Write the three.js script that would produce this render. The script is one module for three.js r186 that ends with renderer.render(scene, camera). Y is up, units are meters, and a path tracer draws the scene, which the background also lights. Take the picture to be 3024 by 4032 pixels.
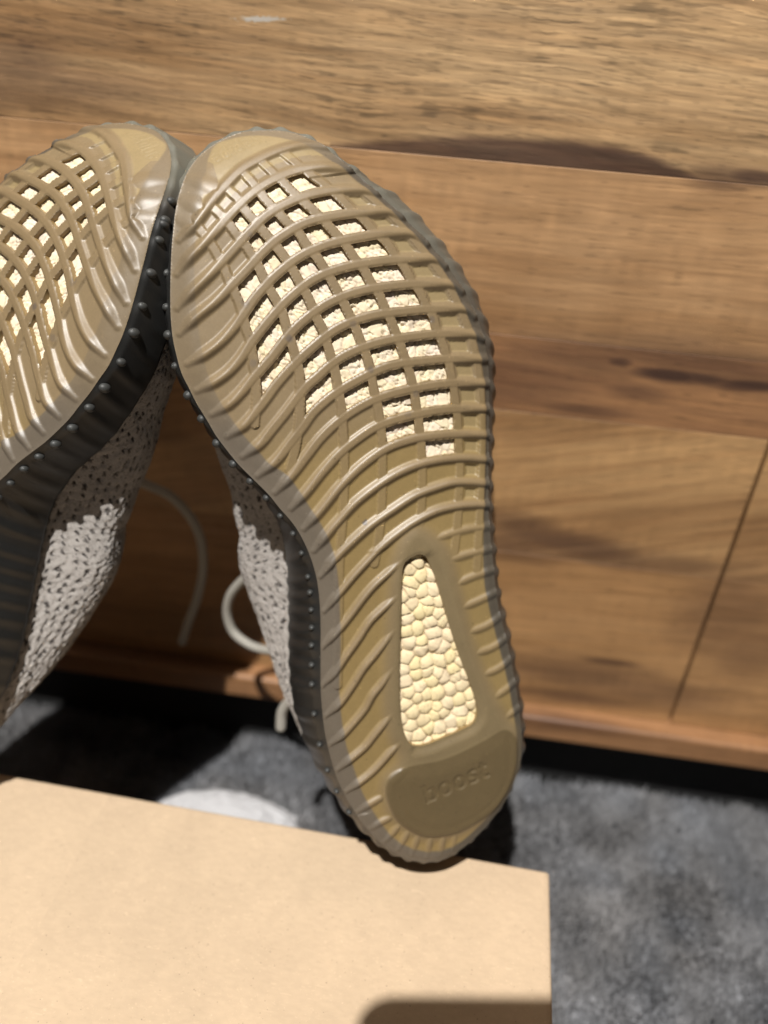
import * as THREE from 'three';
import { RoundedBoxGeometry } from 'three/addons/geometries/RoundedBoxGeometry.js';
import { mergeGeometries } from 'three/addons/utils/BufferGeometryUtils.js';

// ------------------------------------------------------------------ camera, lamp, exposure
const V3 = (x, y, z) => new THREE.Vector3(x, y, z);
const CY = 0.43;                                   // lens height above the carpet
const scene = new THREE.Scene();
const camera = new THREE.PerspectiveCamera(65.24, 0.75, 0.02, 30);
// rows: the cabinet's run, up and outward directions seen in camera axes (x right, y down, z forward)
const W = [[0.98981956, 0.12222767, -0.07292205], [0.06486412, -0.84344380, -0.53328717], [-0.12668810, 0.52312805, -0.84278536]];
const camDir = (x, y, z) => V3(W[0][0] * x + W[0][1] * y + W[0][2] * z, W[1][0] * x + W[1][1] * y + W[1][2] * z, W[2][0] * x + W[2][1] * y + W[2][2] * z);
const EYE = V3(0, CY, 0);
camera.position.copy(EYE);
camera.quaternion.setFromRotationMatrix(new THREE.Matrix4().makeBasis(camDir(1, 0, 0), camDir(0, -1, 0), camDir(0, 0, -1)));
camera.focus = 0.279;
camera.userData.fStop = 4.4;
const LAMP = V3(-0.24, 2.30, 0.69);
const LAMP_CD = 33;
scene.background = new THREE.Color(0, 0, 0);
const renderer = new THREE.WebGLRenderer({ antialias: true });
renderer.setSize(768, 1024);
renderer.toneMapping = THREE.LinearToneMapping;
renderer.toneMappingExposure = 1.0;
renderer.shadowMap.enabled = true;

// ------------------------------------------------------------------ helpers
const ray = (px, py) => camDir((px - 1512) / 3150, (py - 2016) / 3150, 1);
const onZ = (px, py, z) => { const r = ray(px, py); return EYE.clone().addScaledVector(r, z / r.z); };
const onY = (px, py, y) => { const r = ray(px, py); return EYE.clone().addScaledVector(r, (y - CY) / r.y); };
const clamp = (x, a = 0, b = 1) => Math.min(b, Math.max(a, x));
const sstep = (a, b, x) => { const t = clamp((x - a) / (b - a)); return t * t * (3 - 2 * t); };
const lerp = (a, b, t) => a + (b - a) * t;
let seed = 12345;
const rnd = () => { seed = (seed * 1664525 + 1013904223) >>> 0; return seed / 4294967296; };
const hash = (x, y, s = 0) => { let h = (Math.imul(x | 0, 374761393) + Math.imul(y | 0, 668265263) + Math.imul(s | 0, 2147483647 - 77711)) | 0; h = Math.imul(h ^ (h >>> 13), 1274126177); h = Math.imul(h ^ (h >>> 16), 2246822519); return ((h ^ (h >>> 15)) >>> 0) / 4294967296; };
function vnoise(x, y, s = 0) {
  const xi = Math.floor(x), yi = Math.floor(y); let fx = x - xi, fy = y - yi;
  fx = fx * fx * (3 - 2 * fx); fy = fy * fy * (3 - 2 * fy);
  return lerp(lerp(hash(xi, yi, s), hash(xi + 1, yi, s), fx), lerp(hash(xi, yi + 1, s), hash(xi + 1, yi + 1, s), fx), fy);
}
const fbm = (x, y, o = 4, s = 0) => { let a = 0.5, t = 0, n = 0; for (let i = 0; i < o; i++) { t += a * vnoise(x, y, s + i * 17); n += a; a *= 0.5; x *= 2.03; y *= 2.03; } return t / n; };
function texture(w, h, f, srgb, wrap = THREE.RepeatWrapping) {
  const d = new Uint8Array(w * h * 4);
  for (let j = 0; j < h; j++) for (let i = 0; i < w; i++) {
    const c = f((i + 0.5) / w, (j + 0.5) / h), k = (j * w + i) * 4;
    if (typeof c === 'number') d[k] = d[k + 1] = d[k + 2] = clamp(c, 0, 1) * 255; else for (let q = 0; q < 3; q++) d[k + q] = clamp(c[q], 0, 255);
    d[k + 3] = 255;
  }
  const t = new THREE.DataTexture(d, w, h, THREE.RGBAFormat);
  t.wrapS = t.wrapT = wrap; t.magFilter = THREE.LinearFilter; t.minFilter = THREE.LinearFilter; t.needsUpdate = true;
  if (srgb) t.colorSpace = THREE.SRGBColorSpace;
  return t;
}
function mesh(name, geo, mat, parent) { const m = new THREE.Mesh(geo, mat); m.name = name; m.castShadow = m.receiveShadow = true; (parent ?? scene).add(m); return m; }
function thing(name, label, category, pos) { const g = new THREE.Group(); g.name = name; g.userData = { label, category }; if (pos) g.position.copy(pos); scene.add(g); return g; }
const struct = (m) => { m.userData.kind = 'structure'; return m; };
function spline(pts, step) {                       // evenly stepped curve through 2-D points
  const c = new THREE.CatmullRomCurve3(pts.map((p) => V3(p[0], p[1], 0)), false, 'centripetal'), n = Math.max(2, Math.ceil(c.getLength() / step));
  return c.getSpacedPoints(n).map((p) => [p.x, p.y]);
}
const std = (o) => new THREE.MeshStandardMaterial(o), phys = (o) => new THREE.MeshPhysicalMaterial(o);

// ------------------------------------------------------------------ the room: floor, walls, ceiling, lamp
const plaster = std({ color: new THREE.Color(0.012, 0.012, 0.012), roughness: 0.95 });
const slab = (name, w, h, d, x, y, z, m) => { const s = struct(mesh(name, new THREE.BoxGeometry(w, h, d), m)); s.position.set(x, y, z); return s; };
slab('ceiling', 4.2, 0.1, 3.6, 0, 2.45, 1.2, plaster);
slab('wall_left', 0.1, 2.4, 3.6, -2.05, 1.2, 1.2, plaster);
slab('wall_right', 0.1, 2.4, 3.6, 2.05, 1.2, 1.2, plaster);
slab('wall_front', 4.0, 2.4, 0.1, 0, 1.2, -0.72, plaster);
slab('wall_back', 4.0, 2.4, 0.1, 0, 1.2, 2.95, plaster);
{
  const g = thing('ceiling_lamp', 'small round ceiling spotlight above and behind the picture that lights shoes and box', 'lamp', V3(LAMP.x, 2.4, LAMP.z));
  const white = std({ color: 0xdedbd4, roughness: 0.5 });
  mesh('lamp_housing', new THREE.LatheGeometry([[0.0, -0.004], [0.045, -0.004], [0.052, -0.06], [0.058, -0.06], [0.05, 0.0], [0.0, 0.0]].map((p) => new THREE.Vector2(p[0], p[1])), 40), white, g);
  const b = mesh('bulb', new THREE.SphereGeometry(0.022, 24, 16), std({ color: 0x111111, emissive: new THREE.Color(1, 0.93, 0.82), emissiveIntensity: 40 }), g);
  b.position.y = LAMP.y - 2.4;
  const l = new THREE.PointLight(new THREE.Color(1, 0.97, 0.93), LAMP_CD); l.name = 'bulb_glow'; l.position.y = LAMP.y - 2.4; l.castShadow = true; l.shadow.radius = 0.75; g.add(l);
}

// ------------------------------------------------------------------ carpet
{
  const nx = 280, nz = 210, x0 = -0.42, z0 = -0.3695, wx = 0.84, wz = 0.56, P = [], C = [], I = [];
  for (let j = 0; j <= nz; j++) for (let i = 0; i <= nx; i++) { const x = x0 + wx * i / nx, z = z0 + wz * j / nz; P.push(x, -0.003 + 0.004 * vnoise(x * 120, z * 120, 9), z); C.push(0.045, 0.046, 0.05); }
  for (let j = 0; j < nz; j++) for (let i = 0; i < nx; i++) { const a = j * (nx + 1) + i, b = a + 1, c = a + nx + 1, d = c + 1; I.push(a, c, b, b, c, d); }
  const g = new THREE.BufferGeometry(); g.setAttribute('position', new THREE.Float32BufferAttribute(P, 3)); g.setAttribute('color', new THREE.Float32BufferAttribute(C, 3)); g.setIndex(I); g.computeVertexNormals();
  struct(mesh('carpet', g, std({ vertexColors: true, roughness: 1 })));
  const f = new THREE.ConeGeometry(0.0011, 0.0085, 4, 1, true); f.translate(0, 0.0034, 0);
  const N = 120000, pile = new THREE.InstancedMesh(f, std({ color: 0xffffff, roughness: 1 }), N), m4 = new THREE.Matrix4(), q = new THREE.Quaternion(), e = new THREE.Euler(), col = new THREE.Color();
  for (let n = 0; n < N; n++) {
    const x = -0.41 + 0.82 * rnd(), z = -0.368 + 0.30 * rnd(), t = fbm(x * 40, z * 40, 3, 21), way = 6.28 * vnoise(x * 30, z * 30, 22) + 2.4 * rnd();
    e.set((0.25 + 0.75 * rnd()) * Math.cos(way), rnd() * 6.28, (0.25 + 0.75 * rnd()) * Math.sin(way)); q.setFromEuler(e);
    m4.compose(V3(x, -0.001 + 0.003 * t, z), q, V3(0.7 + 0.7 * rnd(), 0.6 + 0.55 * rnd() + 0.4 * t, 0.7 + 0.7 * rnd())); pile.setMatrixAt(n, m4);
    const k = 0.088 + 0.105 * sstep(0.3, 0.8, t) + 0.08 * rnd(), b = vnoise(x * 50, z * 50, 40); pile.setColorAt(n, col.setRGB(k * lerp(1.02, 0.96, b), k, k * lerp(1.0, 1.08, b)));
  }
  pile.name = 'carpet_pile'; pile.userData = { kind: 'stuff', label: 'short grey pile of the carpet on the floor', category: 'carpet pile' }; pile.castShadow = pile.receiveShadow = true; scene.add(pile);
  slab('floor', 4.2, 0.1, 3.6, 0, -0.056, 1.2, std({ color: new THREE.Color(0.1, 0.1, 0.105), roughness: 1 }));
}

// ------------------------------------------------------------------ wooden cabinet behind the shoes
const ZC = -0.355;
{
  const p0 = onZ(0, 459, ZC), p1 = onZ(3024, 731, ZC), joint1 = (p0.y + p1.y) / 2;
  const joint2 = onZ(2500, 1372, ZC).y, joint3 = onZ(2300, 1650, ZC).y, joint4 = onZ(2500, 2236, ZC).y, low = onZ(2560, 2836, ZC).y;
  const seamX = onZ(2850, 2248, ZC).x, railBottom = onZ(2091, 2908, ZC + 0.011).y;
  const X0 = -0.32, XW = 0.64, Y0 = low - 0.02, YW = 0.52;   // stretch of the front covered by one repeat of the print
  const P = (px, py) => { const q = onZ(px, py, ZC); return [q.x, q.y]; };
  // dark figures in the print: centre, half sizes (m), slant, strength
  const spots = [];
  const spot = (px, py, rx, ry, slant, k, soft = 1) => { const [x, y] = P(px, py); spots.push([x, y, rx, ry, slant, k, soft]); };
  spot(2440, 1425, .0065, .0026, 0, .8); spot(2640, 1478, .017, .0034, -.02, 1.1); spot(2760, 1490, .016, .0030, -.03, .9); spot(2960, 1520, .018, .0030, .05, 1.0);
  spot(2300, 1400, .035, .010, -.03, .35); spot(2800, 1440, .05, .010, -.05, .42); spot(2500, 1545, .014, .004, .0, .4); spot(2050, 1500, .03, .012, 0, .3); spot(2300, 1615, .02, .003, 0, .45);
  spot(2080, 2080, .022, .008, -.15, .55); spot(2250, 2150, .05, .009, -.10, .62); spot(2050, 2150, .035, .01, 0, .5); spot(2600, 2215, .05, .006, -.04, .35);
  spot(2400, 2608, .016, .0024, .0, .75); spot(2300, 2660, .05, .012, -.02, .45); spot(2250, 2745, .035, .006, 0, .5); spot(2560, 2720, .045, .012, 0, .38);
  spot(90, 265, .02, .012, .1, .4); spot(150, 340, .05, .008, .05, .35); spot(2830, 700, .012, .0045, 0, .5); spot(2980, 700, .014, .003, 0, .8);
  spot(2880, 2420, .03, .03, .0, .35); spot(2960, 2560, .02, .02, 0, .35);
  const lens = [[1300, 575, 577], [1420, 562, 588], [1560, 546, 598], [1800, 538, 622], [2050, 546, 644], [2250, 560, 663], [2400, 578, 674], [2520, 606, 685], [2640, 654, 696], [2760, 700, 707]].map((q) => [P(q[0], q[1])[0], P(q[0], q[1])[1], P(q[0], q[2])[1]]);
  const tones = [[[218, 183, 138], [164, 128, 89]], [[208, 166, 121], [168, 128, 88]], [[182, 136, 94], [132, 94, 66]], [[208, 166, 116], [160, 120, 80]], [[210, 164, 114], [168, 126, 82]]];
  const scr = P(1030, 76);
  const grain = texture(2048, 1664, (s, t) => {
    const x = X0 + XW * s, y = Y0 + YW * t, k = y > joint1 ? 0 : y > joint2 ? 1 : y > joint3 ? 2 : y > joint4 ? 3 : 4, right = x > seamX ? 7 : 0;
    const sl = [0.05, 0.0, 0.03, -0.28, -0.05][k], off = k * 3.7 + right;
    const wav = 0.004 * (fbm(x * 9 + off, y * 22, 3, k * 5) - 0.5) * (k === 0 ? 2.0 : 1.4), yy = y + sl * (x - 0.1) + wav;
    const broad = fbm(x * 5 + off, yy * 42, 4, 100 + k), mid = fbm(x * 13 + off, yy * 210, 4, 140 + k), fine = fbm(x * 42 + off, yy * 820, 3, 180 + k);
    const cross = vnoise(x * 105 + 14 * vnoise(x * 14, y * 45, 5), y * 34 + off, 60) * vnoise(x * 300, y * 120, 61);
    let m = clamp(0.15 + 1.5 * (broad - 0.37) + 1.1 * (mid - 0.5));
    if (k === 0) m = clamp(m * 0.9 + 0.55 * sstep(0.02, -0.2, x + 0.10 * (fbm(x * 7, yy * 60, 3, 270) - 0.5)) - 0.12);  // top plank: light falloff painted in, wood darkens leftward along a noisy edge
    if (k === 1) m = clamp(m * 0.75 + 0.30 * sstep(joint1 - .03, joint2, y) + 0.35 * (vnoise(x * 60, y * 18, 77) - 0.5));
    if (k === 4) m *= 0.75;
    const [a, b] = tones[k];
    let c = [0, 1, 2].map((q) => lerp(a[q], b[q], m));
    let f = 1 + 0.20 * (fine - 0.5) * (k === 0 ? 1.8 : 1) + (k === 1 || k === 3 ? 0.10 : 0.06) * (cross - 0.25);
    const pv = k === 0 ? vnoise(x * 120 + off, yy * 1150 + 0.8 * vnoise(x * 300, y * 300, 209), 210) : vnoise(x * 130 + off, yy * 1500, 210 + k), pm = vnoise(x * 30, y * 50, 250);   // short dark pores
    if (k === 0) f -= 0.20 * sstep(0.58, 0.9, pv) * sstep(0.1, 0.6, pm) + 0.09 * sstep(0.6, 0.9, vnoise(x * 260 + 5, yy * 1900, 260)); else f -= 0.12 * sstep(0.78, 0.95, pv);
    if (k === 0) f += 0.12 * sstep(0.72, 0.95, vnoise(x * 45 + 3, yy * 640, 300)) * sstep(0.35, 0.8, vnoise(x * 12, y * 30, 301));
    let dark = 0;
    for (const q of spots) {
      const dx = x - q[0], dy = y - q[1] - q[4] * dx; if (Math.abs(dx) > q[2] * 2.2 || Math.abs(dy) > q[3] * 2.2) continue;
      const e = Math.hypot(dx / q[2], dy / q[3]) * (0.75 + 0.5 * fbm(x * 40, y * 200, 3, 330));
      if (e < 1.6) dark = Math.max(dark, q[5] * sstep(1.6, 0.25, e));
    }
    for (let i = 0; i < lens.length - 1 && k === 0; i++) if (y < joint1 + 0.02 && x >= lens[i][0] && x < lens[i + 1][0]) {
      const u = (x - lens[i][0]) / (lens[i + 1][0] - lens[i][0]), top = lerp(lens[i][1], lens[i + 1][1], u) + 0.002 * (fbm(x * 60, y * 60, 2, 350) - .5);
      if (y < top + .002) dark = Math.max(dark, (0.85 + 0.3 * (fbm(x * 40, yy * 400, 3, 351) - .5)) * sstep(top + 0.0018, top - 0.0024, y));
    }
    dark = clamp(dark);
    c = c.map((q, n) => lerp(q * f, [76, 54, 44][n] * (0.85 + 0.3 * fine), dark * 0.92));
    const sx = (x - scr[0]) / 0.010, sy = (y - scr[1] - .06 * (x - scr[0])) / 0.0011;
    const w = sstep(1.2, 0.4, Math.hypot(sx, sy) * (0.7 + 0.7 * vnoise(x * 900, y * 900, 400)));
    return c.map((q) => lerp(q, 214, w * 0.8));
  }, true, THREE.MirroredRepeatWrapping);
  const rough = texture(512, 512, (s, t) => 0.40 + 0.22 * fbm(s * 24, t * 160, 3, 500), false);
  const bumps = texture(1024, 1024, (s, t) => 0.6 + 0.4 * fbm(s * 60, t * 420, 3, 520) - 0.5 * sstep(0.76, 0.93, vnoise(s * 70, t * 620, 540)), false);
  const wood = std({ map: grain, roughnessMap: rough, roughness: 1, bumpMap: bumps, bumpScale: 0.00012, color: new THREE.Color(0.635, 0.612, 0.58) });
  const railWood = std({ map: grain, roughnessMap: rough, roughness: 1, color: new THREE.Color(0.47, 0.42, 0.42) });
  const dark = std({ color: new THREE.Color(0.012, 0.012, 0.012), roughness: 0.7 });
  const cab = thing('cabinet', 'brown wood-grain cabinet with black recessed plinth behind the leaning shoes', 'cabinet', V3(0, 0, ZC));
  const board = (name, x0, x1, y0, y1, z0, z1, m, r = 0.0004, parent = cab) => {
    const g = new RoundedBoxGeometry(x1 - x0, y1 - y0, z1 - z0, 2, r); g.translate((x0 + x1) / 2, (y0 + y1) / 2, (z0 + z1) / 2 - ZC);
    const p = g.attributes.position, uv = g.attributes.uv; for (let i = 0; i < p.count; i++) uv.setXY(i, (p.getX(i) - X0) / XW, (p.getY(i) + (p.getZ(i)) * 1 - Y0) / YW);
    return mesh(name, g, m, parent);
  };
  const ys = [0.86, joint1, joint2, joint3, joint4, low], gap = 0.0011;
  const doors = [['door', -1.1, seamX - gap], ['door', seamX + gap, 1.1]];
  for (const [name, xa, xb] of doors) {
    const d = new THREE.Group(); d.name = name; cab.add(d);
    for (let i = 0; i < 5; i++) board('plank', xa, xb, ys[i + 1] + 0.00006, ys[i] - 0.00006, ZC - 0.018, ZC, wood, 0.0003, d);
  }
  board('backing_board', -1.1, 1.1, low, 0.86, ZC - 0.026, ZC - 0.0195, std({ color: new THREE.Color(0.09, 0.055, 0.035), roughness: 0.9 }));
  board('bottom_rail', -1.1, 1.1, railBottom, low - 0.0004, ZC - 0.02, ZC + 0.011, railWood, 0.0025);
  board('plinth', -1.1, 1.1, 0.0, railBottom - 0.0003, ZC - 0.3, -0.3705, dark, 0.0008);
  board('top_board', -1.1, 1.1, 0.8603, 0.88, ZC - 0.32, ZC + 0.005, wood, 0.001);
  board('side_panel', -1.1, -1.08, railBottom, 0.86, ZC - 0.32, ZC - 0.027, wood); board('side_panel', 1.08, 1.1, railBottom, 0.86, ZC - 0.32, ZC - 0.027, wood);
}

// ------------------------------------------------------------------ the pair of shoes
const S_A = V3(0.009034, CY - 0.298233, -0.204896), S_U = V3(0.900273, 0.154232, -0.407088), S_V = V3(-0.287676, 0.912629, -0.290430), S_N = V3(0.326727, 0.378576, 0.865985);
const L_A = V3(-0.23494, CY - 0.286978, -0.191549), L_U = V3(0.844815, -0.134874, 0.51778), L_V = V3(0.348438, 0.873067, -0.341094), L_N = V3(-0.406052, 0.468576, 0.784575);
const zBase = (u, v) => -0.8 * Math.max(0, v - 0.19) ** 2 - u * u * sstep(0.10, 0.16, v) - 0.009 * (Math.max(0, v - 0.255) / 0.033) ** 2;
function sole(px, py, lift = 0) {                  // the photograph's pixel as a point (u, v) on the curved sole
  const r = ray(px, py), a = S_A.clone().sub(EYE); let z = lift, u = 0, v = 0;
  for (let i = 0; i < 12; i++) { const s = (S_N.dot(a) + z) / S_N.dot(r), q = r.clone().multiplyScalar(s).sub(a); u = q.dot(S_U); v = q.dot(S_V); z = zBase(u, v) + lift; }
  return [u, v];
}
const soleLine = (pts, lift = 0) => pts.map((p) => sole(p[0], p[1], lift));

const OUTLINE = [[1060, 508], [960, 514], [880, 543], [820, 580], [775, 620], [745, 660], [725, 700], [705, 760], [690, 830], [682, 900], [675, 980], [672, 1050], [670, 1150], [672, 1250], [680, 1330], [695, 1400], [715, 1470], [745, 1530], [775, 1590], [815, 1655], [850, 1715], [895, 1775], [940, 1830], [1000, 1890], [1060, 1950], [1100, 2000], [1140, 2045], [1170, 2085], [1200, 2140], [1225, 2200], [1245, 2270], [1257, 2350], [1262, 2450], [1262, 2550], [1262, 2650], [1263, 2720], [1269, 2800], [1280, 2890], [1296, 2960], [1322, 3050], [1352, 3120], [1392, 3190], [1442, 3260], [1500, 3320], [1560, 3363], [1625, 3390], [1695, 3396], [1755, 3382], [1815, 3345], [1870, 3300], [1930, 3235], [1985, 3155], [2025, 3070], [2048, 2990], [2053, 2900], [2045, 2800], [2031, 2700], [2012, 2600], [1990, 2500], [1965, 2400], [1950, 2300], [1940, 2200], [1930, 2100], [1924, 2000], [1924, 1900], [1929, 1750], [1933, 1600], [1931, 1450], [1918, 1350], [1885, 1245], [1840, 1150], [1780, 1060], [1700, 960], [1605, 860], [1510, 770], [1400, 672], [1330, 612], [1260, 562], [1180, 525], [1120, 511]];
const RIBS = [
  [[705, 940], [765, 880], [825, 800], [885, 730], [950, 665], [1025, 620], [1100, 587], [1200, 562], [1300, 566]],
  [[697, 1075], [740, 1020], [800, 960], [860, 895], [925, 822], [995, 757], [1065, 710], [1160, 670], [1260, 652], [1380, 655]],
  [[698, 1210], [755, 1148], [815, 1090], [870, 1035], [925, 975], [980, 915], [1045, 850], [1130, 798], [1240, 758], [1340, 743], [1450, 742], [1490, 752]],
  [[707, 1312], [770, 1250], [850, 1185], [905, 1130], [955, 1078], [1000, 1030], [1037, 990], [1075, 955], [1115, 925], [1205, 875], [1335, 845], [1440, 833], [1545, 828], [1590, 845]],
  [[738, 1433], [805, 1395], [870, 1345], [925, 1285], [965, 1230], [1000, 1178], [1045, 1125], [1095, 1075], [1180, 1010], [1280, 965], [1420, 932], [1540, 915], [1640, 918], [1690, 950]],
  [[775, 1540], [840, 1508], [900, 1465], [950, 1410], [990, 1350], [1040, 1285], [1090, 1225], [1143, 1170], [1237, 1098], [1350, 1054], [1490, 1028], [1620, 1018], [1730, 1018], [1765, 1040]],
  [[835, 1633], [900, 1595], [950, 1547], [995, 1493], [1035, 1448], [1072, 1405], [1130, 1330], [1187, 1270], [1290, 1195], [1410, 1148], [1550, 1125], [1680, 1116], [1795, 1120], [1830, 1140]],
  [[897, 1720], [960, 1678], [1015, 1615], [1050, 1570], [1090, 1515], [1145, 1452], [1222, 1376], [1330, 1293], [1455, 1245], [1605, 1224], [1730, 1215], [1845, 1217], [1880, 1240]],
  [[958, 1800], [1025, 1750], [1080, 1684], [1130, 1622], [1175, 1562], [1215, 1515], [1250, 1485], [1300, 1440], [1368, 1395], [1497, 1347], [1650, 1322], [1770, 1313], [1880, 1318], [1915, 1330]],
  [[1018, 1876], [1090, 1815], [1145, 1746], [1195, 1682], [1230, 1632], [1270, 1592], [1325, 1548], [1398, 1504], [1530, 1443], [1683, 1420], [1800, 1412], [1925, 1415]],
  [[1086, 1942], [1155, 1868], [1210, 1797], [1265, 1727], [1330, 1665], [1400, 1615], [1465, 1580], [1555, 1548], [1703, 1518], [1815, 1508], [1933, 1512]],
  [[1150, 2005], [1210, 1938], [1275, 1857], [1340, 1787], [1410, 1730], [1480, 1684], [1570, 1650], [1717, 1618], [1825, 1610], [1935, 1612]],
  [[1200, 2085], [1260, 2018], [1340, 1920], [1410, 1850], [1480, 1795], [1540, 1760], [1630, 1730], [1727, 1715], [1830, 1710], [1932, 1715]],
  [[1240, 2172], [1300, 2095], [1335, 2055], [1400, 1985], [1482, 1920], [1560, 1870], [1640, 1835], [1735, 1812], [1830, 1805], [1928, 1812]],
  [[1265, 2275], [1325, 2200], [1380, 2145], [1440, 2090], [1475, 2062], [1550, 2010], [1640, 1953], [1735, 1917], [1785, 1903], [1850, 1900], [1926, 1905]],
  [[1280, 2412], [1350, 2325], [1400, 2266], [1450, 2212], [1500, 2160], [1560, 2110], [1640, 2055], [1720, 2015], [1800, 1995], [1880, 1988], [1926, 1990]],
  [[1272, 2557], [1340, 2480], [1380, 2430], [1440, 2350], [1480, 2305], [1530, 2260], [1570, 2225]],
  [[1272, 2708], [1320, 2655], [1360, 2595], [1410, 2525], [1460, 2450], [1500, 2410], [1550, 2365]],
  [[1285, 2828], [1340, 2775], [1390, 2705], [1435, 2635], [1480, 2580], [1540, 2505]],
  [[1300, 2942], [1350, 2900], [1400, 2845], [1440, 2795], [1470, 2742], [1500, 2705], [1540, 2650]],
  [[1330, 3042], [1380, 2997], [1440, 2945], [1480, 2895], [1530, 2835]],
  [[1365, 3127], [1410, 3092], [1460, 3052], [1500, 3012], [1535, 2972], [1570, 2935]],
  [[1405, 3212], [1450, 3177], [1500, 3147]], [[1455, 3277], [1495, 3247], [1535, 3225]], [[1515, 3325], [1545, 3290], [1570, 3257]], [[1570, 3355], [1588, 3320], [1605, 3285]], [[1625, 3372], [1637, 3330], [1648, 3295]], [[1685, 3380], [1690, 3345], [1697, 3305]],
  [[1735, 3378], [1740, 3345], [1748, 3300]], [[1785, 3360], [1788, 3330], [1795, 3290]],
  [[1670, 2150], [1700, 2135], [1775, 2105], [1850, 2085], [1932, 2075]], [[1735, 2222], [1760, 2212], [1830, 2190], [1900, 2172], [1937, 2165]], [[1770, 2315], [1800, 2303], [1850, 2280], [1900, 2262], [1945, 2250]], [[1795, 2407], [1825, 2395], [1875, 2375], [1925, 2352], [1958, 2338]],
  [[1830, 2500], [1860, 2490], [1915, 2470], [1980, 2430]], [[1855, 2586], [1885, 2575], [1940, 2555], [2003, 2515]], [[1885, 2670], [1910, 2660], [1960, 2640], [2020, 2598]], [[1930, 2760], [1960, 2745], [2036, 2690]], [[1960, 2850], [2048, 2795]],
  [[722, 690], [770, 702], [845, 735]], [[700, 775], [740, 790], [790, 812]], [[690, 850], [715, 860], [752, 875]],
];
const BARS = [
  [[1115, 600], [1165, 640], [1232, 692], [1280, 725], [1333, 770], [1378, 815], [1437, 865], [1473, 907], [1527, 957], [1555, 1002], [1595, 1052], [1620, 1100], [1657, 1152], [1677, 1197], [1708, 1252], [1720, 1295], [1750, 1370], [1777, 1467], [1794, 1567], [1804, 1660], [1808, 1760], [1812, 1850], [1808, 1950], [1805, 2020], [1798, 2100], [1790, 2170], [1775, 2240]],
  [[1035, 642], [1075, 680], [1121, 722], [1153, 756], [1208, 805], [1238, 832], [1290, 885], [1322, 920], [1367, 972], [1392, 1011], [1437, 1067], [1458, 1107], [1495, 1163], [1512, 1203], [1540, 1263], [1578, 1362], [1611, 1460], [1634, 1560], [1651, 1680], [1660, 1780], [1664, 1890], [1660, 2000], [1655, 2060]],
  [[970, 692], [1000, 725], [1036, 774], [1059, 799], [1108, 850], [1131, 875], [1181, 922], [1201, 956], [1247, 1011], [1270, 1045], [1305, 1103], [1325, 1140], [1358, 1201], [1375, 1236], [1402, 1296], [1417, 1335], [1441, 1396], [1455, 1436], [1467, 1501], [1478, 1555], [1492, 1625], [1504, 1725], [1506, 1862], [1503, 2000], [1492, 2120], [1475, 2220]],
  [[905, 752], [937, 782], [967, 830], [990, 856], [1033, 907], [1056, 932], [1097, 981], [1117, 1007], [1155, 1066], [1173, 1098], [1207, 1158], [1225, 1196], [1251, 1260], [1270, 1293], [1291, 1361], [1302, 1398], [1321, 1472], [1332, 1540], [1343, 1600], [1355, 1745], [1356, 1875], [1352, 2020], [1340, 2160], [1335, 2400], [1330, 2700]],
  [[847, 825], [877, 852], [910, 895], [932, 925], [967, 967], [987, 997], [1022, 1057], [1035, 1086], [1068, 1150], [1086, 1178], [1115, 1240], [1127, 1285], [1151, 1360], [1161, 1396], [1178, 1470], [1182, 1550], [1180, 1640], [1165, 1760], [1140, 1850]],
  [[782, 897], [810, 932], [840, 975], [860, 1010], [887, 1065], [902, 1105], [930, 1165], [945, 1200], [965, 1285], [980, 1325], [997, 1425], [1010, 1565], [1003, 1670]],
  [[1420, 735], [1500, 800], [1590, 885], [1665, 975], [1735, 1065], [1792, 1160], [1835, 1260], [1868, 1355], [1888, 1455], [1902, 1550], [1908, 1650], [1908, 1750], [1903, 1845], [1896, 1950], [1890, 2040], [1884, 2140], [1880, 2240]],
];
const WINDOWS = [[1195, 722], [1290, 802], [1380, 890], [1460, 982], [1525, 1078], [1585, 1178], [1630, 1277], [1665, 1372], [1695, 1470], [1715, 1570], [1727, 1670], [1732, 1767], [1090, 762], [1170, 835], [1250, 920], [1317, 1007], [1380, 1100], [1435, 1197], [1480, 1295], [1517, 1392], [1542, 1497], [1562, 1600], [1575, 1705], [1012, 810], [1082, 887], [1147, 967], [1210, 1052], [1265, 1147], [1315, 1240], [1355, 1345], [1385, 1452], [1407, 1560], [947, 875], [1010, 950], [1067, 1032], [1120, 1120], [1170, 1220], [1210, 1325], [1242, 1437], [1257, 1565], [982, 1130], [1022, 1235], [1060, 1345], [1087, 1470]];
const FILMS = [[1530, 880], [1610, 970], [1685, 1070], [1740, 1165], [1782, 1262], [1820, 1365], [1845, 1462], [1857, 1560], [1860, 1660], [1860, 1755], [1860, 1845], [1855, 1950], [1450, 790]];
const HEEL_WINDOW = [[1655, 2181], [1678, 2194], [1695, 2225], [1711, 2262], [1745, 2375], [1780, 2490], [1815, 2595], [1842, 2665], [1868, 2740], [1879, 2790], [1878, 2822], [1862, 2850], [1825, 2872], [1750, 2905], [1690, 2930], [1655, 2938], [1622, 2934], [1600, 2905], [1582, 2845], [1573, 2750], [1572, 2640], [1573, 2550], [1578, 2400], [1584, 2240], [1596, 2210], [1622, 2192]];
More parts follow.
